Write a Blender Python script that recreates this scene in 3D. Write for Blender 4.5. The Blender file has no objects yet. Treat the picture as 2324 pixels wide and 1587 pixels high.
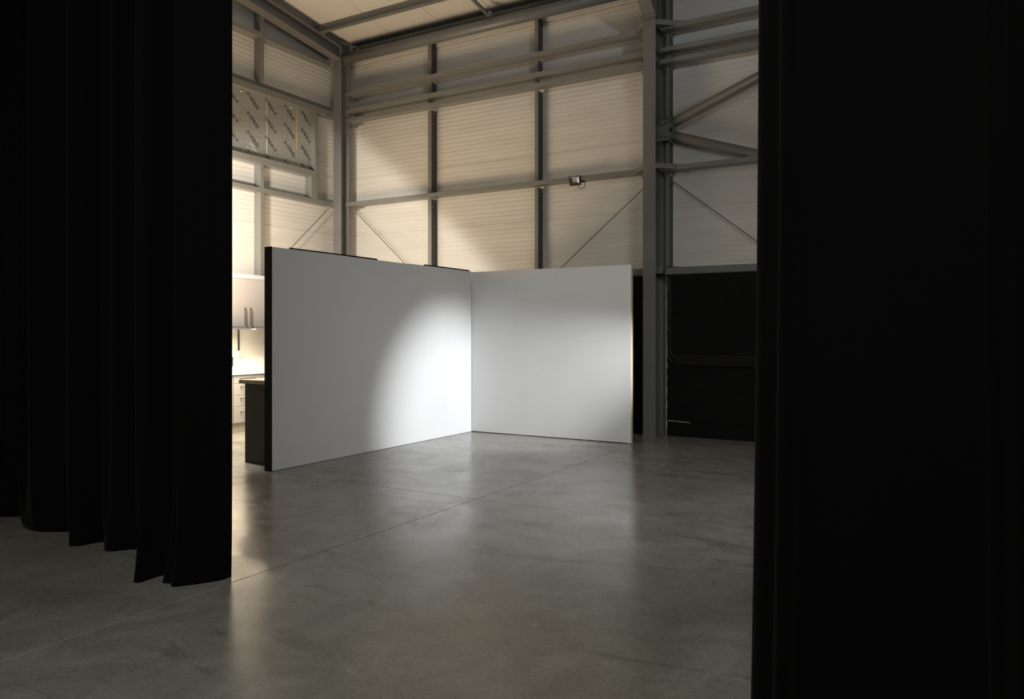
import bpy, bmesh, math, random
from mathutils import Vector, Matrix
R = math.radians
S = bpy.context.scene
C = S.collection

# ------------------------------------------------------------ camera
cam = bpy.data.cameras.new('camera')
camo = bpy.data.objects.new('camera', cam); C.objects.link(camo)
cam.sensor_fit = 'HORIZONTAL'; cam.sensor_width = 36.0
cam.lens = 36.0 * 1740 / 2324
cam.shift_y = -(793.5 - 757) / 2324
cam.clip_start = 0.05; cam.clip_end = 100
camo.location = (0, 0, 1.5)
camo.rotation_euler = (R(90), 0, R(30.4))
S.camera = camo

# ------------------------------------------------------------ view and world
S.view_settings.view_transform = 'Standard'
S.view_settings.look = 'None'
S.view_settings.gamma = 1.0
S.view_settings.use_curve_mapping = False
S.view_settings.exposure = 0.0
S.cycles.max_bounces = 10
S.cycles.diffuse_bounces = 6
S.cycles.sample_clamp_indirect = 4.0
S.cycles.use_denoising = True
W = bpy.data.worlds.new('world'); S.world = W; W.use_nodes = True
bg = W.node_tree.nodes['Background']
bg.inputs[0].default_value = (0.80, 0.86, 1.0, 1); bg.inputs[1].default_value = 0.07

# ------------------------------------------------------------ lights
def aim(o, target):
    d = Vector(target) - o.location
    o.rotation_euler = d.to_track_quat('-Z', 'Y').to_euler()
def spot(name, loc, target, power, color, size, blend, radius):
    l = bpy.data.lights.new(name, 'SPOT'); l.energy = power; l.color = color
    l.spot_size = R(size); l.spot_blend = blend; l.shadow_soft_size = radius
    o = bpy.data.objects.new(name, l); C.objects.link(o); o.location = loc; aim(o, target); return o
def area(name, loc, target, power, color, sx, sy, spread=180):
    l = bpy.data.lights.new(name, 'AREA'); l.energy = power; l.color = color
    l.shape = 'RECTANGLE'; l.size = sx; l.size_y = sy; l.spread = R(spread)
    o = bpy.data.objects.new(name, l); C.objects.link(o); o.location = loc; aim(o, target); return o
WARM = (1.0, 0.80, 0.56)
# studio spotlight behind the right curtain, thrown on the white corner
spot('studio_spot', (-1.0, 9.0, 2.1), (-6.46, 9.19, 0.36), 1350, (0.97, 0.98, 1.0), 37, 0.9, 0.05)
# high daylight opening to the right, seen as the cool patch on the cladding
area('high_daylight', (6.6, 0.3, 5.42), (-3.2, 11.0, 5.6), 33, (0.84, 0.90, 1.0), 0.3, 0.3, 70)
# general light of the hall behind the camera, and a low lamp to the right of the bay
area('hall_light', (-1.0, -1.5, 5.0), (-3.0, 4.5, 0.0), 76, (0.98, 1.0, 0.90), 4.0, 3.0, 120)
area('bay_light', (0.6, 5.0, 3.0), (-5.2, 9.0, 0.6), 34, (1.0, 1.0, 0.97), 1.2, 1.2, 110)
# kitchen lamps hidden behind the left curtain, and an added bounce fill
spot('kitchen_spot', (-8.6, 6.4, 3.2), (-8.6-6.25, 6.4+3.5, 3.2-7.0), 540, (1.0, 0.93, 0.82), 163, 0.10, 0.15)
area('kitchen_bounce_fill', (-8.3, 7.15, 1.6), (-8.3, 7.16, 9.0), 178, (1.0, 0.74, 0.475), 1.6, 1.8)  # added upward fill in place of bounce off worktop and floor
area('cabinet_light', (-9.80, 7.7, 1.565), (-9.82, 7.7, 0.0), 185, (1.0, 0.82, 0.57), 0.12, 3.6, 163)

# ------------------------------------------------------------ materials
def mat(name, base, rough=0.5, metal=0.0, spec=0.5, noise=None, bump=None, sheen=0.0, emit=None, stretch=(1,1,1)):
    m = bpy.data.materials.new(name); m.use_nodes = True
    nt = m.node_tree; b = nt.nodes['Principled BSDF']
    b.inputs['Base Color'].default_value = (*base, 1); b.inputs['Roughness'].default_value = rough
    b.inputs['Metallic'].default_value = metal; b.inputs['Specular IOR Level'].default_value = spec
    if sheen: b.inputs['Sheen Weight'].default_value = sheen
    if emit: b.inputs['Emission Color'].default_value = (*emit[:3], 1); b.inputs['Emission Strength'].default_value = emit[3]
    if noise or bump:
        tc = nt.nodes.new('ShaderNodeTexCoord'); mp = nt.nodes.new('ShaderNodeMapping')
        mp.inputs['Scale'].default_value = stretch
        nt.links.new(tc.outputs['Object'], mp.inputs[0])
    if noise:   # (scale, other colour, contrast low, contrast high)
        n = nt.nodes.new('ShaderNodeTexNoise'); n.inputs['Scale'].default_value = noise[0]; n.inputs['Detail'].default_value = 8
        nt.links.new(mp.outputs[0], n.inputs['Vector'])
        r = nt.nodes.new('ShaderNodeValToRGB')
        r.color_ramp.elements[0].position = noise[2]; r.color_ramp.elements[1].position = noise[3]
        r.color_ramp.elements[0].color = (*base, 1); r.color_ramp.elements[1].color = (*noise[1], 1)
        nt.links.new(n.outputs[0], r.inputs[0]); nt.links.new(r.outputs[0], b.inputs['Base Color'])
    if bump:    # (scale, strength, distance)
        n2 = nt.nodes.new('ShaderNodeTexNoise'); n2.inputs['Scale'].default_value = bump[0]; n2.inputs['Detail'].default_value = 4
        nt.links.new(mp.outputs[0], n2.inputs['Vector'])
        bp = nt.nodes.new('ShaderNodeBump'); bp.inputs['Strength'].default_value = bump[1]; bp.inputs['Distance'].default_value = bump[2]
        nt.links.new(n2.outputs[0], bp.inputs['Height']); nt.links.new(bp.outputs[0], b.inputs['Normal'])
    return m
M = {}
M['clad'] = mat('cladding_white', (0.62, 0.60, 0.56), 0.45, noise=(0.9, (0.57, 0.55, 0.51), 0.35, 0.65), stretch=(1, 1, 6))
M['roof'] = mat('roof_white', (0.62, 0.60, 0.56), 0.5)
M['galv'] = mat('galvanised_steel', (0.165, 0.165, 0.15), 0.38, 0.05, noise=(45, (0.195, 0.195, 0.178), 0.35, 0.7))
M['paint'] = mat('grey_steel_paint', (0.155, 0.157, 0.152), 0.42, noise=(2.0, (0.14, 0.142, 0.138), 0.4, 0.6))
M['web'] = mat('shaded_stud_web', (0.045, 0.047, 0.047), 0.5)  # shade on the stud sides, put into the colour
M['bolt'] = mat('bolt_zinc', (0.55, 0.52, 0.46), 0.3, 0.8)
M['block'] = mat('black_painted_block', (0.0028, 0.0028, 0.0032), 0.85, spec=0.25, bump=(60, 0.5, 0.004))
M['white'] = mat('white_sheet_paint', (0.74, 0.745, 0.75), 0.55, noise=(1.2, (0.71, 0.715, 0.72), 0.35, 0.65), bump=(40, 0.03, 0.002))
M['black'] = mat('black_paint', (0.005, 0.0046, 0.0042), 0.75, spec=0.25)
M['timber'] = mat('raw_timber', (0.58, 0.42, 0.22), 0.6, noise=(9, (0.48, 0.34, 0.17), 0.4, 0.6), stretch=(1, 1, 0.15))
M['curtain'] = mat('black_wool_curtain', (0.0042, 0.0038, 0.0042), 0.95, spec=0.05, sheen=0.03, bump=(300, 0.2, 0.001))
M['plastic'] = mat('black_plastic', (0.012, 0.012, 0.013), 0.4)
M['chrome'] = mat('reflector_metal', (0.8, 0.8, 0.78), 0.15, 1.0)
M['led'] = mat('led_chip', (0.42, 0.33, 0.24), 0.4)
M['cab'] = mat('cabinet_beige', (0.32, 0.31, 0.31), 0.45)
M['cabedge'] = mat('cabinet_carcass', (0.50, 0.46, 0.42), 0.5)
M['worktop'] = mat('worktop_white', (0.75, 0.73, 0.70), 0.3)
M['oak'] = mat('island_worktop_tan', (0.42, 0.32, 0.20), 0.4, noise=(5, (0.36, 0.27, 0.17), 0.4, 0.6), stretch=(1, 6, 1))
M['olive'] = mat('dark_olive_panel', (0.020, 0.016, 0.007), 0.6)
M['handle'] = mat('dark_handle_metal', (0.10, 0.085, 0.08), 0.35, 0.6)
M['plaster'] = mat('white_plaster', (0.78, 0.75, 0.70), 0.6)
M['plate'] = mat('white_plate', (0.85, 0.83, 0.8), 0.4)
M['ink'] = mat('black_ink', (0.025, 0.025, 0.022), 0.6)
M['lamp'] = mat('downlight_lens', (1, 1, 1), 0.4, emit=(1.0, 0.8, 0.5, 30))
M['scar'] = mat('chipped_block', (0.35, 0.34, 0.32), 0.8)

def floor_mat():
    m = bpy.data.materials.new('polished_concrete'); m.use_nodes = True
    nt = m.node_tree; N = nt.nodes; L = nt.links; b = N['Principled BSDF']
    tc = N.new('ShaderNodeTexCoord')
    def noise(scale, detail, rough=0.6, st=(1,1,1), dist=0.0):
        mp = N.new('ShaderNodeMapping'); mp.inputs['Scale'].default_value = st; L.new(tc.outputs['Object'], mp.inputs[0])
        n = N.new('ShaderNodeTexNoise'); n.inputs['Scale'].default_value = scale; n.inputs['Detail'].default_value = detail
        n.inputs['Roughness'].default_value = rough; n.inputs['Distortion'].default_value = dist
        L.new(mp.outputs[0], n.inputs['Vector']); return n.outputs[0]
    def ramp(src, p0, c0, p1, c1):
        r = N.new('ShaderNodeValToRGB'); e = r.color_ramp.elements
        e[0].position = p0; e[1].position = p1; e[0].color = (*c0, 1); e[1].color = (*c1, 1); L.new(src, r.inputs[0]); return r.outputs[0]
    def mixc(a, bb, f, mode='MULTIPLY'):
        x = N.new('ShaderNodeMix'); x.data_type = 'RGBA'; x.blend_type = mode; x.inputs[0].default_value = f
        L.new(a, x.inputs[6]); L.new(bb, x.inputs[7]); return x.outputs[2]
    big = ramp(noise(0.55, 6, 0.6, (1, 1, 1), 0.8), 0.33, (0.225, 0.218, 0.195), 0.68, (0.315, 0.308, 0.285))
    cloud = ramp(noise(2.3, 10, 0.72, (1, 1, 1), 1.2), 0.36, (0.70, 0.69, 0.66), 0.60, (1.0, 1.0, 1.0))
    fine = ramp(noise(38, 8, 0.8), 0.36, (0.60, 0.60, 0.57), 0.52, (1, 1, 1))
    speck = ramp(noise(90, 4, 0.65), 0.33, (0.35, 0.33, 0.3), 0.40, (1, 1, 1))
    dark = ramp(noise(0.9, 8, 0.65, (0.55, 1.6, 1), 1.5), 0.36, (0.60, 0.60, 0.57), 0.43, (1, 1, 1))
    c = mixc(big, cloud, 0.85); c = mixc(c, fine, 0.7); c = mixc(c, speck, 0.6); c = mixc(c, dark, 0.7)
    L.new(c, b.inputs['Base Color'])
    rr = N.new('ShaderNodeMapRange'); rr.inputs[1].default_value = 0.3; rr.inputs[2].default_value = 0.7
    rr.inputs[3].default_value = 0.13; rr.inputs[4].default_value = 0.33
    L.new(noise(1.6, 9, 0.7, (1, 1, 1), 1.0), rr.inputs[0]); L.new(rr.outputs[0], b.inputs['Roughness'])
    b.inputs['Specular IOR Level'].default_value = 0.5
    bp = N.new('ShaderNodeBump'); bp.inputs['Strength'].default_value = 0.12; bp.inputs['Distance'].default_value = 0.004
    L.new(noise(22, 6, 0.7), bp.inputs['Height']); L.new(bp.outputs[0], b.inputs['Normal'])
    return m
M['floor'] = floor_mat()
M['joint'] = mat('joint_filler_dark', (0.03, 0.03, 0.028), 0.6)
M['joint_lit'] = mat('joint_filler_lit', (0.55, 0.55, 0.47), 0.5)  # cool light on the joint, put into the filler colour

def foil_mat():
    m = bpy.data.materials.new('foil_board'); m.use_nodes = True
    nt = m.node_tree; N = nt.nodes; L = nt.links; b = N['Principled BSDF']
    g = N.new('ShaderNodeNewGeometry'); sx = N.new('ShaderNodeSeparateXYZ'); L.new(g.outputs['Position'], sx.inputs[0])
    def line(out, pitch, off):
        a = N.new('ShaderNodeMath'); a.operation = 'ADD'; a.inputs[1].default_value = off; L.new(out, a.inputs[0])
        d = N.new('ShaderNodeMath'); d.operation = 'DIVIDE'; d.inputs[1].default_value = pitch; L.new(a.outputs[0], d.inputs[0])
        f = N.new('ShaderNodeMath'); f.operation = 'FRACT'; L.new(d.outputs[0], f.inputs[0])
        l = N.new('ShaderNodeMath'); l.operation = 'LESS_THAN'; l.inputs[1].default_value = 0.045; L.new(f.outputs[0], l.inputs[0]); return l.outputs[0]
    mx = N.new('ShaderNodeMath'); mx.operation = 'MAXIMUM'
    L.new(line(sx.outputs[1], 0.1, 0.02), mx.inputs[0]); L.new(line(sx.outputs[2], 0.1, 0.03), mx.inputs[1])
    x = N.new('ShaderNodeMix'); x.data_type = 'RGBA'
    x.inputs[6].default_value = (0.40, 0.40, 0.385, 1); x.inputs[7].default_value = (0.24, 0.225, 0.215, 1)
    L.new(mx.outputs[0], x.inputs[0]); L.new(x.outputs[2], b.inputs['Base Color'])
    b.inputs['Metallic'].default_value = 0.45; b.inputs['Roughness'].default_value = 0.42
    n = N.new('ShaderNodeTexNoise'); n.inputs['Scale'].default_value = 8; bp = N.new('ShaderNodeBump'); bp.inputs['Distance'].default_value = 0.01
    bp.inputs['Strength'].default_value = 0.25; L.new(n.outputs[0], bp.inputs['Height']); L.new(bp.outputs[0], b.inputs['Normal'])
    return m
M['foil'] = foil_mat()
M['crease'] = mat('torn_foil', (0.85, 0.84, 0.80), 0.35, 0.0)
M['orange'] = mat('exposed_foam_edge', (0.62, 0.38, 0.14), 0.7)

# ------------------------------------------------------------ geometry helpers
def build(name, bm, m, parent=None, bevel=0.0, smooth=False, loc=None):
    bmesh.ops.recalc_face_normals(bm, faces=bm.faces)
    me = bpy.data.meshes.new(name); bm.to_mesh(me); bm.free()
    for k in (m if isinstance(m, (list, tuple)) else [m]): me.materials.append(M[k])
    o = bpy.data.objects.new(name, me); C.objects.link(o)
    if smooth:
        for p in me.polygons: p.use_smooth = True
    if bevel:
        b = o.modifiers.new('bevel', 'BEVEL'); b.width = bevel; b.segments = 2; b.limit_method = 'ANGLE'
    if parent is not None:
        o.parent = parent; o.matrix_parent_inverse = Matrix.Translation(-parent.location)
    elif loc is not None:       # put the origin at loc, keep the geometry where it is
        me.transform(Matrix.Translation(-Vector(loc))); o.location = loc
    return o
def tag(o, label, cat, group=None):
    o['label'] = label; o['category'] = cat
    if group: o['group'] = group
    return o
def empty(name, loc, label, cat, group=None):
    o = bpy.data.objects.new(name, None); C.objects.link(o); o.location = loc; o.empty_display_size = 0.1
    return tag(o, label, cat, group)
def struct(o): o['kind'] = 'structure'; return o
def box(bm, x0, x1, y0, y1, z0, z1, mi=0):
    v = [bm.verts.new((x, y, z)) for x in (x0, x1) for y in (y0, y1) for z in (z0, z1)]
    for f in ((0,1,3,2),(4,6,7,5),(0,4,5,1),(2,3,7,6),(0,2,6,4),(1,5,7,3)):
        bm.faces.new([v[i] for i in f]).material_index = mi
def extrude(bm, prof, p0, p1, up=(0,0,1), mi=0):
    """profile (a, b): a along the side axis, b along up; swept from p0 to p1"""
    p0 = Vector(p0); p1 = Vector(p1); d = (p1 - p0).normalized(); up = Vector(up)
    side = d.cross(up).normalized(); u = side.cross(d).normalized()
    r0 = [bm.verts.new(p0 + side * a + u * b) for a, b in prof]
    r1 = [bm.verts.new(p1 + side * a + u * b) for a, b in prof]
    n = len(prof)
    for i in range(n):
        bm.faces.new((r0[i], r0[(i+1) % n], r1[(i+1) % n], r1[i])).material_index = mi
    bm.faces.new(r0).material_index = mi; bm.faces.new(list(reversed(r1))).material_index = mi
def i_prof(w, d, tf=0.012, tw=0.009, rot=False):
    a = w/2; h = d/2; t = tw/2
    p = [(-a,-h),(a,-h),(a,-h+tf),(t,-h+tf),(t,h-tf),(a,h-tf),(a,h),(-a,h),(-a,h-tf),(-t,h-tf),(-t,-h+tf),(-a,-h+tf)]
    return [(y, x) for x, y in p] if rot else p
def tube(bm, p0, p1, r, seg=20, r1=None):
    extrude(bm, [(r*math.cos(2*math.pi*i/seg), r*math.sin(2*math.pi*i/seg)) for i in range(seg)], p0, p1,
            up=(0,0,1) if abs((Vector(p1)-Vector(p0)).normalized().z) < 0.95 else (0,1,0))
def path_tube(bm, pts, r, seg=8):
    pts = [Vector(p) for p in pts]; rings = []
    prev = None
    for i, p in enumerate(pts):
        d = (pts[min(i+1, len(pts)-1)] - pts[max(i-1, 0)]).normalized()
        if prev is None: a = d.orthogonal().normalized()
        else: a = (prev - d * prev.dot(d)).normalized()
        prev = a; b = d.cross(a)
        rings.append([bm.verts.new(p + (a*math.cos(2*math.pi*k/seg) + b*math.sin(2*math.pi*k/seg))*r) for k in range(seg)])
    for j in range(len(rings)-1):
        for k in range(seg):
            bm.faces.new((rings[j][k], rings[j][(k+1)%seg], rings[j+1][(k+1)%seg], rings[j+1][k]))
    bm.faces.new(rings[0]); bm.faces.new(list(reversed(rings[-1])))
def hexbolt(bm, p, axis, r=0.011, h=0.012, shank=0.018):
    p = Vector(p); a = Vector(axis).normalized()
    extrude(bm, [(r*math.cos(i*math.pi/3), r*math.sin(i*math.pi/3)) for i in range(6)], p, p + a*h, up=a.orthogonal())
    extrude(bm, [(r*0.5*math.cos(i*math.pi/4), r*0.5*math.sin(i*math.pi/4)) for i in range(8)], p, p + a*(h+shank), up=a.orthogonal())
NB = bmesh.new
def bolt_part(parent, p, axis, r=0.011, h=0.012, shank=0.018, name='bolt', m='bolt'):
    bm = bmesh.new(); hexbolt(bm, p, axis, r, h, shank); return build(name, bm, m, parent)

# ------------------------------------------------------------ setting
YW, XW = 11.0, -10.13            # inner faces of the back and the left cladding
ROOF0, SLOPE = 6.86, 0.134       # underside of the roof at the back wall, rise per metre towards the camera
def roof_z(y): return ROOF0 + SLOPE * (YW - y)
# floor slabs with sawn joints
bm = NB()
JX, JY, g = -3.79, 5.82, 0.0035
xs = [-10.4, JX - 6, JX, JX + 6, 8.6]; ys = [-9.0, JY - 12, JY - 6, JY, 11.3]
for i in range(len(xs)-1):
    for j in range(len(ys)-1):
        box(bm, xs[i]+g, xs[i+1]-g, ys[j]+g, ys[j+1]-g, -0.15, 0.0, 0)
for x in xs[1:-1]:
    for j in range(len(ys)-1): box(bm, x-g, x+g, ys[j], ys[j+1], -0.15, -0.004, 1)
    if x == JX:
        box(bm, x-g*0.6, x+g*0.6, -6, 3.05, -0.004, -0.0005, 2)  # stretch before the curtain coloured paler, as if catching light
for y in ys[1:-1]: box(bm, -10.4, 8.6, y-g, y+g, -0.15, -0.0045, 1)
struct(build('floor', bm, ['floor', 'joint', 'joint_lit']))

# ribbed cladding: profile in (height, recess)
JOINTS = [3.342 + 1.067*k for k in range(-1, 6)]
def rib_profile(z0, z1, pitch=0.075, joints=JOINTS, depth=0.0022):
    pts = [(z0, 0.0)]
    z = z0 + pitch*0.5
    while z < z1 - 0.03:
        if any(-0.055 < z - j < 0.02 for j in joints): z += pitch; continue
        pts += [(z, 0.0), (z+0.010, depth), (z+0.032, depth), (z+0.042, 0.0)]
        z += pitch
    for j in joints:
        if z0 + 0.02 < j < z1 - 0.02: pts += [(j-0.006, 0.0), (j-0.004, 0.012), (j+0.004, 0.012), (j+0.006, 0.0)]
    pts.append((z1, 0.0)); pts.sort(key=lambda p: p[0]); return pts
def cladding(name, axis, a0, a1, plane, outward, z0, z1):
    """wall sheet with horizontal micro ribs; outward = +1/-1 away from the room"""
    bm = NB(); prof = rib_profile(z0, z1)
    def P(a, z, d): return (a, plane + outward*d, z) if axis == 'x' else (plane + outward*d, a, z)
    r0 = [bm.verts.new(P(a0, z, d)) for z, d in prof] + [bm.verts.new(P(a0, z1, 0.08)), bm.verts.new(P(a0, z0, 0.08))]
    r1 = [bm.verts.new(P(a1, z, d)) for z, d in prof] + [bm.verts.new(P(a1, z1, 0.08)), bm.verts.new(P(a1, z0, 0.08))]
    n = len(r0)
    for i in range(n): bm.faces.new((r0[i], r0[(i+1) % n], r1[(i+1) % n], r1[i]))
    bm.faces.new(r0); bm.faces.new(list(reversed(r1)))
    return bm
bm = cladding('wall_back', 'x', XW - 0.08, 8.2, YW, 1, 2.30, ROOF0 + 0.02)
struct(build('wall_back', bm, 'clad'))
# left gable, cut to the roof slope
bm = cladding('wall_left', 'y', -9.0, YW, XW, -1, 2.30, 9.6)
bmesh.ops.bisect_plane(bm, geom=bm.verts[:]+bm.edges[:]+bm.faces[:], plane_co=(0, YW, ROOF0+0.02), plane_no=(0, SLOPE, 1), clear_outer=True)
struct(build('wall_left', bm, 'clad'))
bm = cladding('wall_right', 'y', -9.0, YW, 8.2, 1, 0.0, 9.6)
bmesh.ops.bisect_plane(bm, geom=bm.verts[:]+bm.edges[:]+bm.faces[:], plane_co=(0, YW, ROOF0+0.02), plane_no=(0, SLOPE, 1), clear_outer=True)
struct(build('wall_right', bm, 'clad'))
# roof sheets: micro ribs run down the slope
bm = NB()
pts = []; x = -10.2
while x < 8.25:
    j = ((x + 9.95) % 1.05) < 0.075
    dd = 0.010 if j else 0.003
    pts += ([(x, 0), (x+0.003, dd), (x+0.010, dd), (x+0.013, 0)] if j else [(x, 0), (x+0.010, dd), (x+0.030, dd), (x+0.040, 0)]); x += 0.075
pts.append((8.28, 0))
y0, y1 = YW + 0.1, -9.0
r0 = [bm.verts.new((a, y0, roof_z(y0)+d)) for a, d in pts] + [bm.verts.new((8.28, y0, roof_z(y0)+0.1)), bm.verts.new((-10.2, y0, roof_z(y0)+0.1))]
r1 = [bm.verts.new((a, y1, roof_z(y1)+d)) for a, d in pts] + [bm.verts.new((8.28, y1, roof_z(y1)+0.1)), bm.verts.new((-10.2, y1, roof_z(y1)+0.1))]
n = len(r0)
for i in range(n): bm.faces.new((r0[i], r0[(i+1)%n], r1[(i+1)%n], r1[i]))
bm.faces.new(r0); bm.faces.new(list(reversed(r1)))
struct(build('ceiling', bm, 'roof'))

# blockwork plinth of the back wall: courses with shallow mortar joints
def blockwork(bm, x0, x1, yf, z1, recess=0.006):
    box(bm, x0, x1, yf + recess, yf + 0.16, 0.0, z1)
    course = 0.225; k = 0; z = 0.0
    while z < z1 - 0.02:
        zt = min(z + course - 0.010, z1)
        x = x0 - (0.225 if k % 2 else 0.0)
        while x < x1:
            a = max(x, x0); b = min(x + 0.44, x1)
            if b - a > 0.02: box(bm, a, b, yf, yf + recess, z + 0.0, zt)
            x += 0.45
        z += course; k += 1
bm = NB(); blockwork(bm, -10.2, -3.99, 10.83, 2.362); blockwork(bm, -3.735, 2.0, 10.83, 2.362); box(bm, -3.99, -3.735, 10.97, 11.02, 0, 2.36)
o = struct(build('wall_back_lower', bm, 'block'))
# pale raw block edge and chips beside the column
bm = NB()
random.seed(4)
z = 0.0
while z < 2.33:
    h = random.uniform(0.03, 0.09); w = random.uniform(0.010, 0.022)
    box(bm, -3.737, -3.737 + w, 10.824, 10.835, z, min(z + h, 2.33)); z += h
for k in range(9):
    x = -3.70 + k*0.035
    box(bm, x, x+0.036, 10.822, 10.835, 0.222 - 0.0015*k - random.uniform(0, 0.003), 0.232 - 0.0015*k)
build('paint_chips', bm, 'scar', parent=o)
# painted block wall behind the kitchen
bm = NB(); box(bm, -10.2, -10.02, -2.0, 10.90, 0.0, 2.36)
struct(build('wall_left_lower', bm, 'plaster'))

# ------------------------------------------------------------ steel: rails, studs, columns
def rail_prof(h=0.068, d=0.16, t=0.004):
    # channel lying on its web, toes up: front flange at a = 0, back flange at a = d
    return [(0,0),(d,0),(d,h),(d-t,h),(d-t,t),(t,t),(t,h-0.0),(0,h)]
def x_rail(name, x0, x1, z, label, group, h=0.068, yf=10.84, bolts=(), cleats=()):
    root = empty(name, ((x0+x1)/2, yf, z), label, 'steel rail', group)
    bm = NB()
    prof = [(a, b) for a, b in rail_prof(h)]
    extrude(bm, [(-a, b) for a, b in prof], (x1, yf, z), (x0, yf, z))   # running -x, side axis = +y flipped
    build('channel', bm, 'galv', root, bevel=0.0018)
    for bx in bolts:
        for q in (-0.02, 0.02): bolt_part(root, (bx + q, yf + 0.05 + q*0.6, z), (0, 0, -1))
    for cx in cleats:
        bc = NB(); s = 1 if cx < (x0+x1)/2 else -1
        box(bc, min(cx, cx+s*0.16), max(cx, cx+s*0.16), yf+0.015, yf+0.10, z-0.010, z-0.0005)
        box(bc, min(cx, cx+s*0.006), max(cx, cx+s*0.006), yf+0.015, yf+0.10, z-0.055, z-0.010)
        cl = build('cleat', bc, 'galv', root)
        for q in (0.045, 0.09): bolt_part(cl, (cx+s*q, yf+0.035+q*0.3, z-0.010), (0,0,-1), 0.012, 0.013, 0.02)
    return root
XL, XC = -9.875, -3.875          # corner column and right column centres
B1, B2 = (-9.865, -3.975), (-3.775, 2.0)
gb = 'galvanised rails across the back wall'
zs = [5.897, 5.577, 5.409, 3.853]
lab1 = ['topmost galvanised wall rail on the back wall, left of the grey column',
        'upper one of the close pair of galvanised rails, left of the grey column',
        'lower one of the close pair of galvanised rails, left of the grey column',
        'galvanised rail at mid height of the back wall that carries the small floodlight']
lab2 = ['topmost galvanised rail between the grey column and the right curtain',
        'upper one of the close pair of rails between grey column and right curtain',
        'lower one of the close pair of rails between grey column and right curtain',
        'rail just below the tubular braces, between the grey column and right curtain']
for k, z in enumerate(zs):
    x_rail('wall_rail', B1[0], B1[1], z, lab1[k], gb, bolts=(-8.0, -5.89), cleats=(-9.78, -3.975))
    x_rail('wall_rail', B2[0], B2[1], z, lab2[k], gb, bolts=(-3.30,) if k in (1, 2) else (), cleats=(-3.775,))
# sill rails over the black blockwork
for (a, b), lb in ((B1, 'dark flat rail capping the black blocks, half hidden behind the white corner'),
                   (B2, 'dark flat rail capping the black block wall right of the grey column')):
    bm = NB(); box(bm, a, b, 10.815, 10.99, 2.366, 2.465)
    box(bm, a, b, 10.822, 10.99, 2.358, 2.366)
    tag(build('sill_rail', bm, 'paint', bevel=0.004, loc=((a+b)/2, 10.9, 2.36)), lb, 'steel rail', 'sill rails over the block wall')
# studs: C section, front flange at y = 10.842, web on the left
def c_stud(bm, x0, w, z0, z1, y0=10.843, y1=10.999, t=0.004):
    p = [(x0, y0), (x0+w, y0), (x0+w, y1), (x0+w-0.03, y1), (x0+w-0.03, y1-t), (x0+w-t, y1-t), (x0+w-t, y0+t), (x0, y0+t)]
    a = [bm.verts.new((x, y, z0)) for x, y in p]; b = [bm.verts.new((x, y, z1)) for x, y in p]; n = len(p)
    for i in range(n): bm.faces.new((a[i], a[(i+1)%n], b[(i+1)%n], b[i]))
    for f in bm.faces:
        if abs(f.calc_center_median().x - (x0+w)) < 1e-4: f.material_index = 1
    bm.faces.new(a); bm.faces.new(list(reversed(b)))
gs = 'galvanised studs on the back wall'
for x0, w, lb in ((-8.069, 0.076, 'galvanised upright stud on the back wall, nearest the corner column'),
                  (-5.936, 0.062, 'galvanised upright stud on the back wall, next left of the floodlight'),
                  (-3.745, 0.056, 'narrow galvanised upright just behind the right side of the big grey column')):
    root = empty('wall_stud', (x0, 10.92, 2.46), lb, 'steel stud', gs)
    top = 6.80; cuts = [2.465] + sorted(zs) + [top]
    for i in range(len(cuts)-1):
        bm = NB(); z0 = cuts[i] + (0.072 if i else 0.0); z1 = cuts[i+1] - (0.002 if i < len(cuts)-2 else 0)
        if z1 - z0 < 0.02: bm.free(); continue
        c_stud(bm, x0, w, z0, z1); build('stud_length', bm, ['galv', 'web'], root)
    for z in sorted(zs):
        for yy, dz, rr in ((10.90, 0.04, 0.010), (10.94, 0.06, 0.010), (10.87, 0.14, 0.006)):
            bolt_part(root, (x0+w, yy, z-dz), (1,0,0), rr, 0.010, 0.008)

# columns
def column(name, xc, yf, depth, w, ztop, zflange, label, base=True):
    root = empty(name, (xc, yf + depth/2, 0), label, 'steel column', 'grey steel columns')
    bm = NB(); tf = 0.014; tw = 0.010
    box(bm, xc-w/2, xc+w/2, yf, yf+tf, 0.012, zflange); build('front_flange', bm, 'paint', root)
    bm = NB(); box(bm, xc-tw/2, xc+tw/2, yf+tf, yf+depth-tf, 0.012, ztop); build('web', bm, 'paint', root)
    bm = NB(); box(bm, xc-w/2, xc+w/2, yf+depth-tf, yf+depth, 0.012, ztop); build('back_flange', bm, 'paint', root)
    bm = NB(); box(bm, xc-w/2-0.02, xc+w/2+0.02, yf-0.02, yf+depth+0.01, 0, 0.012); build('base_plate', bm, 'paint', root)
    return root
cr = column('steel_column', XL, 10.5, 0.215, 0.19, 6.83, 6.51, 'slim grey steel column standing in the back left corner of the hall')
bm = NB(); box(bm, XL-0.012, XL+0.095, 10.5, 10.512, 6.51, 6.83); build('end_plate', bm, 'paint', cr)
bm = NB(); box(bm, XL-0.095, XL+0.095, 10.512, 10.70, 6.826, 6.836); build('cap_plate', bm, 'paint', cr)
rc = column('steel_column', XC, 10.5, 0.46, 0.19, 6.725, 6.055, 'big grey steel column beside the right end of the white partition')
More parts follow.
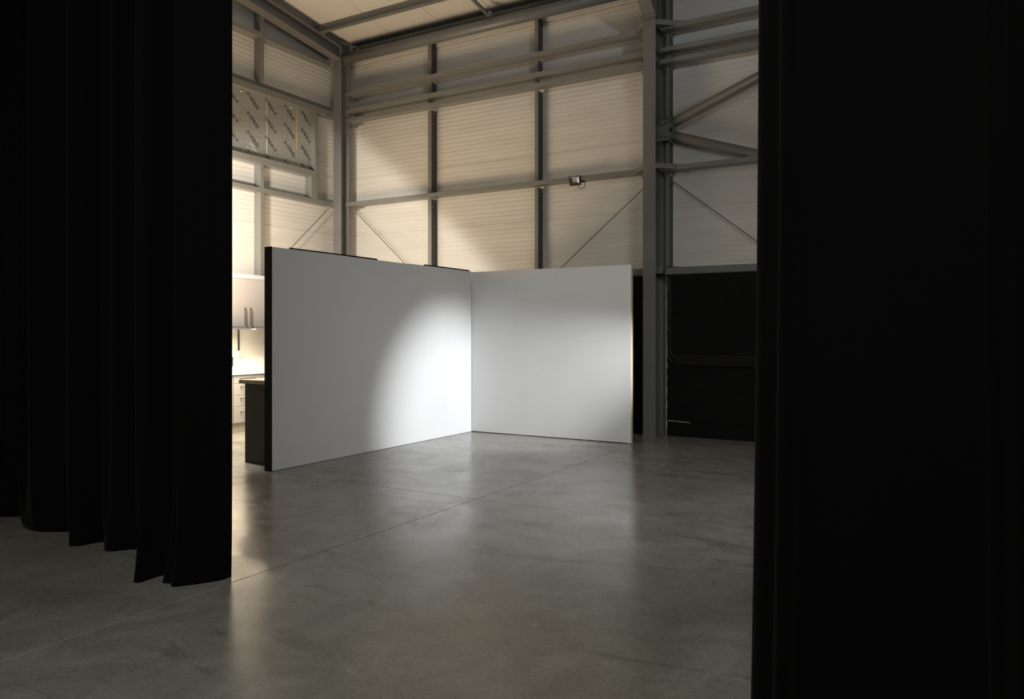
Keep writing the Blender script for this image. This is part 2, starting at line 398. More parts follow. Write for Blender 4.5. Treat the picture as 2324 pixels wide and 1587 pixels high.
# end plate and bolts above the haunch, stiffener where the haunch lands
bm = NB(); box(bm, XC-0.105, XC+0.105, 10.485, 10.502, 6.05, 6.80); build('end_plate', bm, 'paint', rc)
bm = NB()
box(bm, XC-0.115, XC+0.105, 10.455, 10.49, 6.02, 6.085); build('haunch_foot', bm, 'paint', rc, bevel=0.004)
for z in (6.14, 6.26, 6.40, 6.54):
    for q in (0.06, -0.06): bolt_part(rc, (XC+q, 10.502, z), (0, 1, 0), 0.018, 0.016, 0.02)
for z in (6.055, 4.56):
    bm = NB(); box(bm, XC+0.005, XC+0.09, 10.514, 10.944, z-0.006, z+0.006); build('stiffener', bm, 'paint', rc)

# rafters
def rafter(name, xc, y0, y1, depth, w, label, haunch=False):
    root = empty(name, (xc, y0, roof_z(y0)-0.2), label, 'steel rafter', 'sloping roof rafters')
    top = 0.177
    bm = NB(); tf = 0.013; tw = 0.009
    def q(y, off): return roof_z(y) - top - off
    def strip(bm, x0, x1, o0, o1, ya=y0, yb=y1):
        v = []
        for y in (ya, yb):
            for x in (x0, x1):
                for o_ in (o0, o1): v.append(bm.verts.new((x, y, q(y, o_))))
        for f in ((0,1,3,2),(4,6,7,5),(0,4,5,1),(2,3,7,6),(0,2,6,4),(1,5,7,3)): bm.faces.new([v[i] for i in f])
    strip(bm, xc-w/2, xc+w/2, 0, tf); build('top_flange', bm, 'paint', root)
    bm = NB(); strip(bm, xc-tw/2, xc+tw/2, tf, depth-tf); build('web', bm, 'paint', root)
    bm = NB(); strip(bm, xc-w/2, xc+w/2, depth-tf, depth); build('bottom_flange', bm, 'paint', root)
    if haunch:
        ha, hb = 10.485, 9.1
        za = 6.07; slope = 0.72
        yb = ha - (q(10.0, depth) - za) / slope * 0.95
        def sl(x0, x1, da, db):
            bm = NB(); v = []
            for y, zb in ((ha, za), (yb, q(yb, depth))):
                for x in (x0, x1):
                    for zz in (zb+da, zb+db): v.append(bm.verts.new((x, y, zz)))
            for f in ((0,1,3,2),(4,6,7,5),(0,4,5,1),(2,3,7,6),(0,2,6,4),(1,5,7,3)): bm.faces.new([v[i] for i in f])
            return bm
        build('haunch_flange', sl(xc-w/2, xc+w/2, 0.0, 0.016), 'paint', root)
        bm = NB()
        v = [bm.verts.new((xc+s*0.005, y, z)) for s in (-1, 1) for y, z in ((ha, za+0.016), (yb, q(yb, depth)+0.005), (ha, q(ha, depth)))]
        for f in ((0,1,2),(5,4,3),(0,3,4,1),(1,4,5,2),(2,5,3,0)): bm.faces.new([v[i] for i in f])
        build('haunch_web', bm, 'paint', root)
    return root
rafter('roof_rafter', XL, 10.497, -6.0, 0.238, 0.19, 'sloping grey rafter rising along the left gable wall from the corner column')
rafter('roof_rafter', XC, 10.484, -6.0, 0.40, 0.19, 'haunched grey rafter leaving the top of the big right column', haunch=True)

# purlins
def purlin(y, x0, x1, label, h=0.166):
    root = empty('roof_purlin', ((x0+x1)/2, y, roof_z(y)-h), label, 'roof purlin', 'roof purlins')
    bm = NB(); t = 0.004; zb = roof_z(y) - h - 0.006
    prof = [(0,0),(0.066,0),(0.066,0.016),(0.062,0.016),(0.062,t),(t,t),(t,h-t),(-0.06,h-t),(-0.06,h-0.016),(-0.064,h-0.016),(-0.064,h),(0,h)]
    extrude(bm, prof, (x0, y, zb), (x1, y, zb)); build('z_section', bm, 'galv', root)
    return root
for i, (y, lb) in enumerate(((10.03, 'roof purlin crossing the visible ceiling, nearest the eaves'),)):
    p = purlin(y, -10.1, 8.0, lb)
    bm = NB(); box(bm, -9.775, -9.765, y-0.012, y+0.06, roof_z(y)-0.177, roof_z(y)-0.02); build('cleat', bm, 'galv', p)
purlin(8.35, -10.1, 8.0, 'roof purlin just above the top edge of the view, second from the eaves')
# eaves purlin
root = empty('eaves_purlin', (-3, 10.85, 6.75), 'dark eaves channel running along the top of the back wall above the round tube', 'roof purlin')
bm = NB(); prof = [(0,0),(0.12,0),(0.12,0.004),(0.004,0.004),(0.004,0.081),(0.12,0.081),(0.12,0.085),(0,0.085)]
extrude(bm, [(-a-0.0, b) for a, b in prof], (8.0, 10.86, 6.775), (-9.77, 10.86, 6.775)); build('channel', bm, 'galv', root)
bm = NB(); box(bm, -9.77, 8.0, 10.845, 10.999, 6.735, 6.772); build('lower_lip', bm, 'galv', root)
bm = NB(); box(bm, -9.778, -9.60, 10.69, 10.84, 6.69, 6.70); box(bm, -9.608, -9.60, 10.69, 10.84, 6.70, 6.79); build('cleat', bm, 'galv', root)
# round eaves tie
root = empty('eaves_tie_tube', (-6.8, 10.6, 6.54), 'long round steel tube running below the eaves from column to column', 'steel tube')
bm = NB(); tube(bm, (-9.765, 10.6, 6.54), (-3.99, 10.6, 6.54), 0.092, 32)
build('tube', bm, 'paint', root, smooth=True)
for p in (build,):
    bm = NB(); box(bm, -9.869, -9.765, 10.594, 10.606, 6.43, 6.65); build('end_lug', bm, 'paint', root)
bm = NB(); hexbolt(bm, (-9.81, 10.594, 6.425), (0,-1,0), 0.014, 0.012, 0.02); build('bolt', bm, 'bolt', root)
# wall flashing strip under the eaves
bm = NB()
for a in range(7):
    box(bm, -9.75 + a*2.55, -9.75 + a*2.55 + 2.545, 10.975, 10.999, 6.555, 6.73)
struct(build('trim_1', bm, 'clad'))
# sag bar between purlins
bm = NB(); za = roof_z(10.56) - 0.24; zb = roof_z(8.35) - 0.15
extrude(bm, [(0,0),(0.045,0),(0.045,0.005),(0.005,0.005),(0.005,0.045),(0,0.045)], (-6.64, 10.56, za), (-6.64, 8.40, zb))
box(bm, -6.66, -6.58, 10.54, 10.58, za-0.03, za+0.06); box(bm, -6.64, -6.634, 10.56, 10.86, za+0.02, za+0.06)
tag(build('sag_bar', bm, 'paint', loc=(-6.62, 9.6, 6.9)), 'thin dark angle bar sloping up from the eaves between the purlins', 'steel bar')

# left gable wall steel
XF = -9.97
def y_rail(name, y0, y1, z, label, h=0.068, cleat=True):
    root = empty(name, (XF, (y0+y1)/2, z), label, 'steel rail', 'galvanised rails on the left gable wall')
    bm = NB()
    extrude(bm, [(-a, b) for a, b in rail_prof(h, 0.155)], (XF, y0, z), (XF, y1, z)) if False else None
    t = 0.004; d = 0.155
    p = [(0,0),(-d,0),(-d,h),(-d+t,h),(-d+t,t),(-t,t),(-t,h),(0,h)]
    a = [bm.verts.new((XF+x, y0, z+q)) for x, q in p]; b = [bm.verts.new((XF+x, y1, z+q)) for x, q in p]; n = len(p)
    for i in range(n): bm.faces.new((a[i], a[(i+1)%n], b[(i+1)%n], b[i]))
    bm.faces.new(a); bm.faces.new(list(reversed(b)))
    build('channel', bm, 'galv', root)
    if cleat:
        bm = NB(); box(bm, XF-0.06, XF+0.005, y1-0.03, 10.62, z-0.012, z-0.001); box(bm, XF-0.06, XF+0.005, 10.612, 10.62, z-0.06, z-0.012)
        cl = build('cleat', bm, 'galv', root)
        for q in (0.0, 0.05, 0.1): bolt_part(cl, (XF-0.02-0.02*(q>0.03), y1+q-0.01, z-0.012), (0,0,-1), 0.012, 0.013, 0.02)
    return root
gl = 'galvanised uprights on the left gable wall'
y_rail('gable_rail', -1.0, 10.44, 6.39, 'highest rail on the left gable wall, just under the sloping rafter', 0.08)
y_rail('gable_rail', -1.0, 10.44, 3.835, 'lowest galvanised rail on the left gable wall, under the foil insulation boards', 0.072)
# header and sill of the blocked opening
def beam_y(name, y0, y1, z0, z1, label, ledge=0.0):
    root = empty(name, (XF, (y0+y1)/2, z0), label, 'steel beam', 'frame around the foil insulation boards')
    bm = NB(); box(bm, XF-0.150, XF, y0, y1, z0, z1); build('box_section', bm, 'galv', root, bevel=0.004)
    return root
hb = beam_y('opening_header', -1.0, 10.50, 5.47, 5.575, 'deep galvanised header over the foil insulation boards on the left wall')
bm = NB(); box(bm, XF-0.150, XF-0.06, -1.0, 10.50, 5.576, 5.66); build('upstand', bm, 'galv', hb)
bm = NB(); box(bm, XF-0.152, XF-0.120, -1.0, 10.50, 5.665, 5.70); build('flashing', bm, 'clad', hb)
bm = NB(); box(bm, XF-0.07, XF+0.0, 10.36, 10.62, 5.456, 5.469); cl = build('cleat', bm, 'galv', hb)
for q in (10.42, 10.48, 10.55): bolt_part(cl, (XF-0.03, q, 5.456), (0,0,-1), 0.012, 0.013, 0.02)
beam_y('opening_sill', -1.0, 10.036, 4.30, 4.41, 'galvanised sill under the foil insulation boards on the left wall')
def gable_stud(name, y0, segs, label, w=0.07):
    root = empty(name, (XF, y0, segs[0][0]), label, 'steel stud', gl)
    for z0, z1 in segs:
        bm = NB(); t = 0.004
        p = [(-9.972, y0+w), (-9.972, y0), (-10.124, y0), (-10.124, y0+w*0.5), (-10.120, y0+w*0.5), (-10.120, y0+t), (-9.976, y0+t), (-9.976, y0+w)]
        a = [bm.verts.new((x, y, z0)) for x, y in p]; b = [bm.verts.new((x, y, z1)) for x, y in p]; n = len(p)
        for i in range(n): bm.faces.new((a[i], a[(i+1)%n], b[(i+1)%n], b[i]))
        bm.faces.new(a); bm.faces.new(list(reversed(b)))
        bb = bm
        for zz in (z0+0.07, z1-0.07):
            if zz > 6.3: continue
            for qx in (-10.09, -10.04):
                for dz in (-0.03, 0.0, 0.03): box(bb, qx+dz*0.3-0.004, qx+dz*0.3+0.004, y0-0.0015, y0, zz+dz-0.004, zz+dz+0.004, 1)
        build('stud_length', bm, ['galv', 'handle'], root)
    return root
gable_stud('gable_stud', 8.806, [(2.46, 3.832), (3.910, 4.298), (5.662, 6.386), (6.474, 6.86)], 'tall galvanised upright on the left wall rising beside the black curtain')
gable_stud('gable_stud', 9.956, [(3.910, 4.298)], 'short galvanised upright below the right corner of the foil boards', 0.078)
root = empty('opening_post', (XF, 10.07, 3.91), 'galvanised post closing the right side of the foil insulation boards', 'steel post')
bm = NB(); box(bm, XF-0.150, XF-0.001, 10.037, 10.095, 3.908, 5.468); build('post', bm, 'galv', root, bevel=0.003)
# pale sill above the wall cupboards
bm = NB(); box(bm, -10.125, -9.955, -1.0, 10.50, 2.372, 2.455)
tag(build('gable_sill', bm, 'plate', bevel=0.02, loc=(-10.0, 8, 2.37)), 'pale rounded ledge running along the wall above the kitchen wall cupboards', 'ledge')

# foil faced insulation boards filling the opening
XB = -10.085
def prism_text(body, size):
    cu = bpy.data.curves.new('t', 'FONT'); cu.body = body; cu.size = size; cu.offset = size*0.022; cu.extrude = 0.0004
    ob = bpy.data.objects.new('t', cu); C.objects.link(ob)
    bpy.context.view_layer.update()
    me = bpy.data.meshes.new_from_object(ob.evaluated_get(bpy.context.evaluated_depsgraph_get()))
    bpy.data.objects.remove(ob); bpy.data.curves.remove(cu); return me
word = prism_text('UNILIN', 0.062)
wx = [v.co.x for v in word.vertices]; wlen = max(wx) - min(wx)
sc_w = 0.235 / wlen
def letter_geo(bm, y0, z0, ang, flip):
    """logo + word starting at (y0, z0) in the board plane, reading direction ang (radians, + = up)"""
    # local frame: u along the text, v up
    def put(me_verts, faces, fx):
        vs = []
        for (u, v, w) in me_verts:
            if flip: u, v = 0.325 - u, -v + 0.04
            yy = y0 + u*math.cos(ang) - v*math.sin(ang); zz = z0 + u*math.sin(ang) + v*math.cos(ang)
            vs.append(bm.verts.new((XB + 0.0015 + w, yy, zz)))
        for f in faces:
            try: bm.faces.new([vs[i] for i in f])
            except ValueError: pass
    base = min(wx)
    put([(0.088 + (v.co.x-base)*sc_w, v.co.y*sc_w*1.15, v.co.z) for v in word.vertices], [tuple(p.vertices) for p in word.polygons], 0)
    for k in range(3):   # three slanted bars of the emblem
        v0 = 0.0 + k*0.018; sl = 0.012
        q = [(0.004+sl*k*0.6, v0), (0.056, v0), (0.064, v0+0.010), (0.010+sl*k*0.6, v0+0.010)]
        put([(u, v, 0.0004) for u, v in q] + [(u, v, -0.0004) for u, v in q], [(0,1,2,3),(7,6,5,4),(0,4,5,1),(1,5,6,2),(2,6,7,3),(3,7,4,0)], 0)
cols = [(8.205, True), (8.605, False), (9.005, True), (9.405, False), (9.81, True)]
A = math.atan2(-0.225, 0.222)
boards = [(7.15, 8.510, 'leftmost foil-faced insulation board in the wall opening, next to the black curtain'),
          (8.512, 9.033, 'second foil-faced insulation board, with torn creased foil along its bottom edge'),
          (9.035, 9.710, 'third foil-faced insulation board, between the pale seam and the orange seam'),
          (9.714, 10.036, 'narrow rightmost foil-faced insulation board beside the opening post')]
for bi, (ya, yb, lb) in enumerate(boards):
    root = empty('insulation_board', (XB-0.03, (ya+yb)/2, 4.41), lb, 'insulation board', 'foil-faced insulation boards in the left wall opening')
    bm = NB()
    for cy, fl in cols + [(7.80, False), (7.40, True)]:
        for k in range(-1, 4):
            letter_geo(bm, cy, 5.125 - 0.312*k, A, fl)
    for co, no in (((0,0,5.455),(0,0,1)), ((0,0,4.418),(0,0,-1)), ((0,yb,0),(0,1,0)), ((0,ya,0),(0,-1,0))):
        bmesh.ops.bisect_plane(bm, geom=bm.verts[:]+bm.edges[:]+bm.faces[:], plane_co=co, plane_no=no, clear_outer=True)
    for f in bm.faces: f.material_index = 1
    box(bm, XB-0.035, XB, ya, yb, 4.411, 5.469, 0); build('board', bm, ['foil', 'ink'], root)
    if bi == 1:
        bm = NB(); random.seed(11)
        for (sy, sz, n_, dy, dz) in ((8.68, 4.64, 12, 0.02, -0.018), (8.53, 4.50, 16, 0.022, -0.004), (8.62, 4.56, 10, 0.02, -0.008)):
            y_, z_ = sy, sz; pts_ = []
            for i in range(n_):
                pts_.append((XB+0.003, y_, z_)); y_ += dy*random.uniform(0.4, 1.5); z_ += dz*random.uniform(-0.3, 2.0)
                z_ = max(z_, 4.42)
            path_tube(bm, pts_, 0.0022, 4)
        build('torn_foil', bm, 'crease', root)
    if bi == 0:
        bm = NB(); box(bm, XB, XB+0.002, 8.502, 8.508, 4.42, 5.44); build('seam_tape', bm, 'foil', root)
    if bi == 2:
        bm = NB(); box(bm, XB, XB+0.003, 9.698, 9.710, 4.72, 5.44); build('exposed_foam', bm, 'orange', root)
        bm = NB(); box(bm, XB, XB+0.003, 9.036, 9.041, 4.50, 5.44); build('bare_seam', bm, 'crease', root)
for (y, z, lb) in ((8.50, 5.43, 'shiny foil tab at the top of the left seam of insulation'), (9.58, 5.44, 'shiny foil tab at the top right of the insulation boards')):
    bm = NB(); bmesh.ops.create_icosphere(bm, subdivisions=2, radius=0.016); bmesh.ops.scale(bm, vec=(0.5, 1.3, 0.7), verts=bm.verts)
    bmesh.ops.translate(bm, vec=(XB+0.006, y, z), verts=bm.verts)
    tag(build('foil_tab', bm, 'crease', loc=(XB, y, z)), lb, 'foil scrap', 'foil scraps on the boards')

# fly braces on the big column
def angle_bar(p0, p1, label, s=0.07, flip=1):
    root = empty('fly_brace', p0, label, 'steel brace', 'short fly braces on the big column')
    bm = NB(); t = 0.006
    extrude(bm, [(0,0),(flip*s*0.8,0),(flip*s*0.8,t),(flip*t,t),(flip*t,s),(0,s)], p0, p1); build('angle', bm, 'paint', root)
    bm = NB(); d = (Vector(p1)-Vector(p0)).normalized()
    for q in (0.05,): hexbolt(bm, Vector(p1) - d*q + Vector((flip*0.0, 0.0, 0)), (0,0,-1), 0.012, 0.012, 0.018)
    build('bolt', bm, 'bolt', root)
angle_bar((-3.965, 10.505, 5.93), (-4.30, 10.838, 5.915), 'short angle brace on the left side of the big column near its top', flip=1)
angle_bar((-3.785, 10.503, 5.93), (-3.30, 10.838, 5.915), 'short dark angle brace on the right side of the big column near its top', 0.075, -1)
angle_bar((-3.965, 10.505, 3.87), (-4.30, 10.838, 3.855), 'short angle brace on the left side of the big column at mid height', flip=1)
angle_bar((-3.785, 10.503, 3.87), (-3.30, 10.838, 3.855), 'short dark angle brace on the right side of the big column at mid height', 0.075, -1)

# tubular K bracing to the right of the big column
gy = 10.745
for (p0, p1, lb) in (((-3.60, gy, 4.545), (2.0, gy, 6.70), 'upper round brace tube rising to the right from the big column'),
                     ((-3.60, gy, 4.355), (2.0, gy, 2.44), 'lower round brace tube falling to the right from the big column')):
    root = empty('brace_tube', p0, lb, 'steel tube', 'round brace tubes right of the big column')
    bm = NB(); tube(bm, p0, p1, 0.070, 28); build('tube', bm, 'paint', root, smooth=True)
    d = (Vector(p1)-Vector(p0)).normalized()
    bm = NB(); up = Vector((0,0,1)); side = d.cross(up).normalized(); u = side.cross(d)
    extrude(bm, [(-0.055,-0.10),(0.055,-0.10),(0.055,0.10),(-0.055,0.10)], Vector(p0)-d*0.012, Vector(p0)+d*0.002); build('end_plate', bm, 'paint', root)
    bm = NB(); q0 = Vector(p0)-d*0.012
    extrude(bm, [(-0.006,-0.05),(0.006,-0.05),(0.006,0.05),(-0.006,0.05)], q0 - d*0.10, q0); build('tongue', bm, 'paint', root)
bm = NB(); box(bm, XC+0.006, -3.66, gy-0.020, gy-0.008, 4.30, 4.60)
gp = build('gusset_plate', bm, 'paint', rc)
for x_, z_ in ((-3.77, 4.53), (-3.70, 4.55), (-3.77, 4.37), (-3.70, 4.35)): bolt_part(gp, (x_, gy-0.020, z_), (0,-1,0), 0.016, 0.014, 0.01, m='handle')

# thin tie rods
def rod(p0, p1, label):
    root = empty('tie_rod', p0, label, 'tie rod', 'thin diagonal tie rods')
    bm = NB(); path_tube(bm, [p0, p1], 0.006, 8); build('rod', bm, 'handle', root)
    d = (Vector(p1)-Vector(p0)).normalized()
    bm = NB(); path_tube(bm, [p0, Vector(p0)+d*0.10], 0.011, 8); build('end_fitting', bm, 'bolt', root)
rod((-9.80, 10.88, 3.80), (-8.21, 10.88, 2.40), 'thin rod slanting down right on the back wall from the corner column')
rod((-3.99, 10.88, 3.76), (-5.63, 10.88, 2.42), 'thin rod slanting down left on the back wall from the big column')
rod((-3.70, 10.88, 3.77), (-2.00, 10.88, 2.42), 'thin rod slanting down right behind the right curtain from the big column')
rod((-10.01, 10.43, 3.80), (-10.01, 8.94, 2.47), 'thin rod slanting on the left gable wall towards the kitchen')

# floodlight on the mid rail
fl = empty('floodlight', (-5.13, 10.72, 3.85), 'small square black floodlight clamped to the mid rail of the back wall', 'floodlight')
T = Matrix.Translation((-5.135, 10.66, 3.85)) @ Matrix.Rotation(R(6), 4, 'Z') @ Matrix.Rotation(R(12), 4, 'X') 
def put(bm): bmesh.ops.transform(bm, matrix=T, verts=bm.verts)
w_, h_ = 0.085, 0.072
bm = NB(); box(bm, -w_, w_, 0.0, 0.05, -h_, h_)
# frame around the recess
for a, b, c_, d_ in ((-w_, w_, 0.060, h_), (-w_, w_, -h_, -0.045), (-w_, -0.075, -0.045, 0.060), (0.075, w_, -0.045, 0.060)):
    box(bm, a, b, -0.012, 0.0, c_, d_)
for k in range(7): box(bm, -w_+0.012+k*0.024, -w_+0.018+k*0.024, 0.05, 0.07, -h_+0.01, h_-0.01)
put(bm); build('housing', bm, 'plastic', fl)
bm = NB()
o_ = [(-0.075,-0.045),(0.075,-0.045),(0.075,0.060),(-0.075,0.060)]; i_ = [(-0.034,-0.018),(0.034,-0.018),(0.034,0.034),(-0.034,0.034)]
vo = [bm.verts.new((x, -0.010, z)) for x, z in o_]; vi = [bm.verts.new((x, -0.0015, z)) for x, z in i_]
for k in range(4): bm.faces.new((vo[k], vo[(k+1)%4], vi[(k+1)%4], vi[k]))
put(bm); build('reflector', bm, 'chrome', fl)
bm = NB(); box(bm, -0.034, 0.034, -0.003, -0.001, -0.018, 0.034); put(bm); build('lamp_chip', bm, 'led', fl)
bm = NB(); box(bm, -0.02, 0.06, 0.07, 0.115, -0.02, 0.03); box(bm, 0.06, 0.12, 0.09, 0.14, -0.035, 0.035)
box(bm, -0.03, 0.10, 0.115, 0.178, -0.02, -0.0); put(bm); build('bracket', bm, 'plastic', fl)
bm = NB(); c0 = Vector((-5.045, 10.72, 3.81))
path_tube(bm, [c0 + Vector((0.05*math.sin(t)*1.0 + 0.02, 0.02, -0.085*(1-abs(math.cos(t))**1.0)*1.0 if True else 0)) for t in [(-math.pi/2) + math.pi*i/16 for i in range(17)]] , 0.0045, 8) if False else \
path_tube(bm, [(-5.095, 10.70, 3.80), (-5.10, 10.705, 3.775), (-5.085, 10.71, 3.745), (-5.055, 10.72, 3.727), (-5.025, 10.73, 3.735), (-5.007, 10.74, 3.765), (-5.002, 10.75, 3.80), (-5.012, 10.76, 3.84), (-5.03, 10.77, 3.85)], 0.0045, 8)
build('cable', bm, 'plastic', fl)

# electrical bits right of the big column
root = empty('junction_box', (-3.79, 10.77, 2.38), 'small grey junction box on the side of the big column at sill height', 'junction box')
bm = NB(); box(bm, -3.865, -3.765, 10.735, 10.80, 2.375, 2.465); build('box', bm, 'paint', root, bevel=0.004)
bm = NB(); box(bm, -3.868, -3.755, 10.735, 10.80, 2.335, 2.375); build('bracket', bm, 'black', root)
bm = NB(); hexbolt(bm, (-3.815, 10.735, 2.425), (0,-1,0), 0.010, 0.006, 0.001); build('screw', bm, 'handle', root)
def arc(pts, n=8):
    out = []
    P_ = [Vector(p) for p in pts]; P_ = [P_[0]] + P_ + [P_[-1]]
    for i in range(1, len(P_)-2):
        for k in range(n):
            t = k/n; a, b, c_, d = P_[i-1], P_[i], P_[i+1], P_[i+2]
            out.append(0.5*((2*b) + (c_-a)*t + (2*a-5*b+4*c_-d)*t*t + (3*b-a-3*c_+d)*t**3))
    out.append(P_[-1]); return out
for off, lb in ((0.0, 'black cable looping over the sill rail and dropping beside the big column'),):
    bm = NB(); path_tube(bm, arc([(-3.56, 10.90, 2.472), (-3.65, 10.84, 2.473), (-3.715, 10.795, 2.47), (-3.748, 10.79, 2.42), (-3.752, 10.80, 2.34), (-3.722, 10.815, 2.24), (-3.708, 10.818, 2.12)]), 0.006, 8)
    path_tube(bm, arc([(-3.70, 10.81, 2.468), (-3.735, 10.795, 2.45), (-3.742, 10.80, 2.36), (-3.70, 10.815, 2.24), (-3.672, 10.818, 2.12)]), 0.005, 8)
    tag(build('power_cable', bm, 'plastic', smooth=True, loc=(-3.7, 10.8, 2.4)), lb, 'cable')
for dx, z0, lb in ((0.0, 1.085, 'outer black conduit running down the black wall and bending into the trunking'), (0.035, 1.135, 'inner black conduit running down the black wall and bending into the trunking')):
    bm = NB(); x = -3.705 + dx
    path_tube(bm, arc([(x, 10.818, 2.35), (x, 10.818, 1.8), (x, 10.818, z0+0.16), (x+0.02, 10.818, z0+0.06), (x+0.065, 10.818, z0), (-3.575, 10.818, z0-0.008)], 6), 0.010, 10)
    tag(build('cable_conduit', bm, 'plastic', smooth=True, loc=(x, 10.82, 1.1)), lb, 'conduit', 'conduits beside the column')
root = empty('wall_trunking', (-2.0, 10.80, 1.03), 'long black trunking box fixed along the black block wall', 'trunking')
bm = NB(); box(bm, -3.60, 1.5, 10.775, 10.829, 1.035, 1.175); build('body', bm, 'black', root, bevel=0.004)
bm = NB(); box(bm, -3.60, 1.5, 10.772, 10.829, 1.176, 1.186); build('lid_edge', bm, 'plastic', root)

# ------------------------------------------------------------ white partition corner
def sheet(root, x0, x1, y0, y1, z0, z1, name, m, bevel=0.0015): 
    bm = NB(); box(bm, x0, x1, y0, y1, z0, z1); return build(name, bm, m, root, bevel=bevel)
pl = empty('partition_wall', (-6.51, 7.8, 0), 'long white painted partition with a black end edge, left half of the corner', 'partition wall', 'white studio partitions')
for a, b, h in ((5.862, 7.07, 2.442), (7.0702, 8.25, 2.440), (8.2502, 9.785, 2.446)):
    sheet(pl, -6.478, -6.46, a, b, 0.004, h, 'white_sheet', 'white', 0.0)
sheet(pl, -6.565, -6.46, 5.85, 5.862, 0.0, 2.445, 'black_end_board', 'black')
for a, b, h in ((5.862, 6.20, 2.44), (6.202, 7.705, 2.47), (7.707, 8.72, 2.44), (8.722, 9.86, 2.476)):
    sheet(pl, -6.565, -6.547, a, b, 0.0, h, 'black_back_sheet', 'black')
for y in (5.864, 6.5, 7.1, 7.7, 8.3, 8.9, 9.72): sheet(pl, -6.546, -6.479, y, y+0.045, 0.0, 2.43, 'timber_stud', 'timber')
sheet(pl, -6.546, -6.479, 5.864, 9.765, 2.40, 2.438, 'top_rail', 'timber')
prt = empty('partition_wall', (-5.16, 9.83, 0), 'white painted partition with a bare timber end, right half of the corner', 'partition wall', 'white studio partitions')
for a, b in ((-6.459, -5.10), (-5.0995, -3.87)):
    sheet(prt, a, b, 9.79, 9.808, 0.010, 2.436, 'white_sheet', 'white', 0.0)
sheet(prt, -3.935, -3.872, 9.809, 9.868, 0.0, 2.40, 'timber_stud', 'timber')
sheet(prt, -4.6, -4.54, 9.809, 9.868, 0.0, 2.35, 'timber_stud', 'timber'); sheet(prt, -5.6, -5.54, 9.809, 9.868, 0.0, 2.35, 'timber_stud', 'timber')
sheet(prt, -6.459, -3.936, 9.809, 9.868, 2.352, 2.40, 'top_rail', 'timber')
sheet(prt, -6.459, -3.90, 9.812, 9.868, 0.0, 0.009, 'base_rail', 'black')
bm = NB()
for x, z in ((-5.026,2.302),(-4.795,2.087),(-5.04,1.734),(-5.661,1.597),(-4.795,1.119),(-3.974,2.323),(-5.048,0.034),(-3.936,0.055),(-3.95,1.7),(-5.3,0.9),(-4.5,0.5)):
    extrude(bm, [(0.005*math.cos(i*math.pi/4), 0.005*math.sin(i*math.pi/4)) for i in range(8)], (x, 9.7895, z), (x, 9.7902, z))
o = build('screw_hole', bm, 'handle', prt); o['kind'] = 'stuff'

# ------------------------------------------------------------ kitchen
XK = -9.43
def handle_h(parent, y0, y1, z):      # horizontal bow handle on a drawer
    bm = NB()
    path_tube(bm, [(XK+0.002, y0, z), (XK+0.030, y0, z)], 0.0055, 8); path_tube(bm, [(XK+0.002, y1, z), (XK+0.030, y1, z)], 0.0055, 8)
    box(bm, XK+0.026, XK+0.034, y0-0.006, y1+0.006, z-0.005, z+0.005)
    box(bm, XK+0.0004, XK+0.002, y0-0.004, y1+0.004, z-0.0025, z+0.0025)
    return build('handle', bm, 'handle', parent)
def base_unit(y0, y1, label, fronts, group='base cupboards along the kitchen wall'):
    root = empty('base_cabinet', (XK-0.28, (y0+y1)/2, 0), label, 'cabinet', group)
    bm = NB(); box(bm, -9.985, XK-0.020, y0, y1, 0.148, 0.868); build('carcass', bm, 'cabedge', root)
    bm = NB(); box(bm, XK-0.075, XK-0.058, y0, y1, 0.0, 0.146); build('plinth', bm, 'cabedge', root)
    for z0, z1, kind in fronts:
        bm = NB(); box(bm, XK-0.018, XK, y0+0.003, y1-0.003, z0+0.002, z1-0.002)
        d = build('drawer' if kind == 'drawer' else 'door', bm, 'cab', root, bevel=0.0015)
        if kind == 'drawer': handle_h(d, (y0+y1)/2-0.13, (y0+y1)/2+0.13, (z0+z1)/2 + (0.035 if z1-z0 > 0.15 else 0.01))
    return root
base_unit(7.20, 7.808, 'beige base cupboard mostly hidden behind the left curtain edge', [(0.15, 0.865, 'door')])
base_unit(7.812, 8.330, 'beige four-drawer base unit under the white worktop', [(0.744, 0.865, 'drawer'), (0.566, 0.744, 'drawer'), (0.396, 0.566, 'drawer'), (0.15, 0.396, 'drawer')])
base_unit(8.334, 8.94, 'beige base cupboard right of the drawer unit, behind the island', [(0.15, 0.865, 'door')])
base_unit(8.944, 9.50, 'beige base cupboard at the far right end of the kitchen', [(0.15, 0.865, 'door')])
bm = NB(); box(bm, -10.0, XK+0.02, 5.6, 9.52, 0.872, 0.900)
tag(build('kitchen_worktop', bm, 'worktop', bevel=0.002, loc=(-9.7, 7.6, 0.87)), 'bright white worktop running over the beige base units', 'worktop')
bm = NB(); box(bm, -10.018, -10.002, 5.6, 9.6, 0.902, 1.585)
tag(build('splashback', bm, 'plate', loc=(-10.01, 7.6, 0.9)), 'glowing white splashback between the worktop and the wall cupboards', 'splashback')
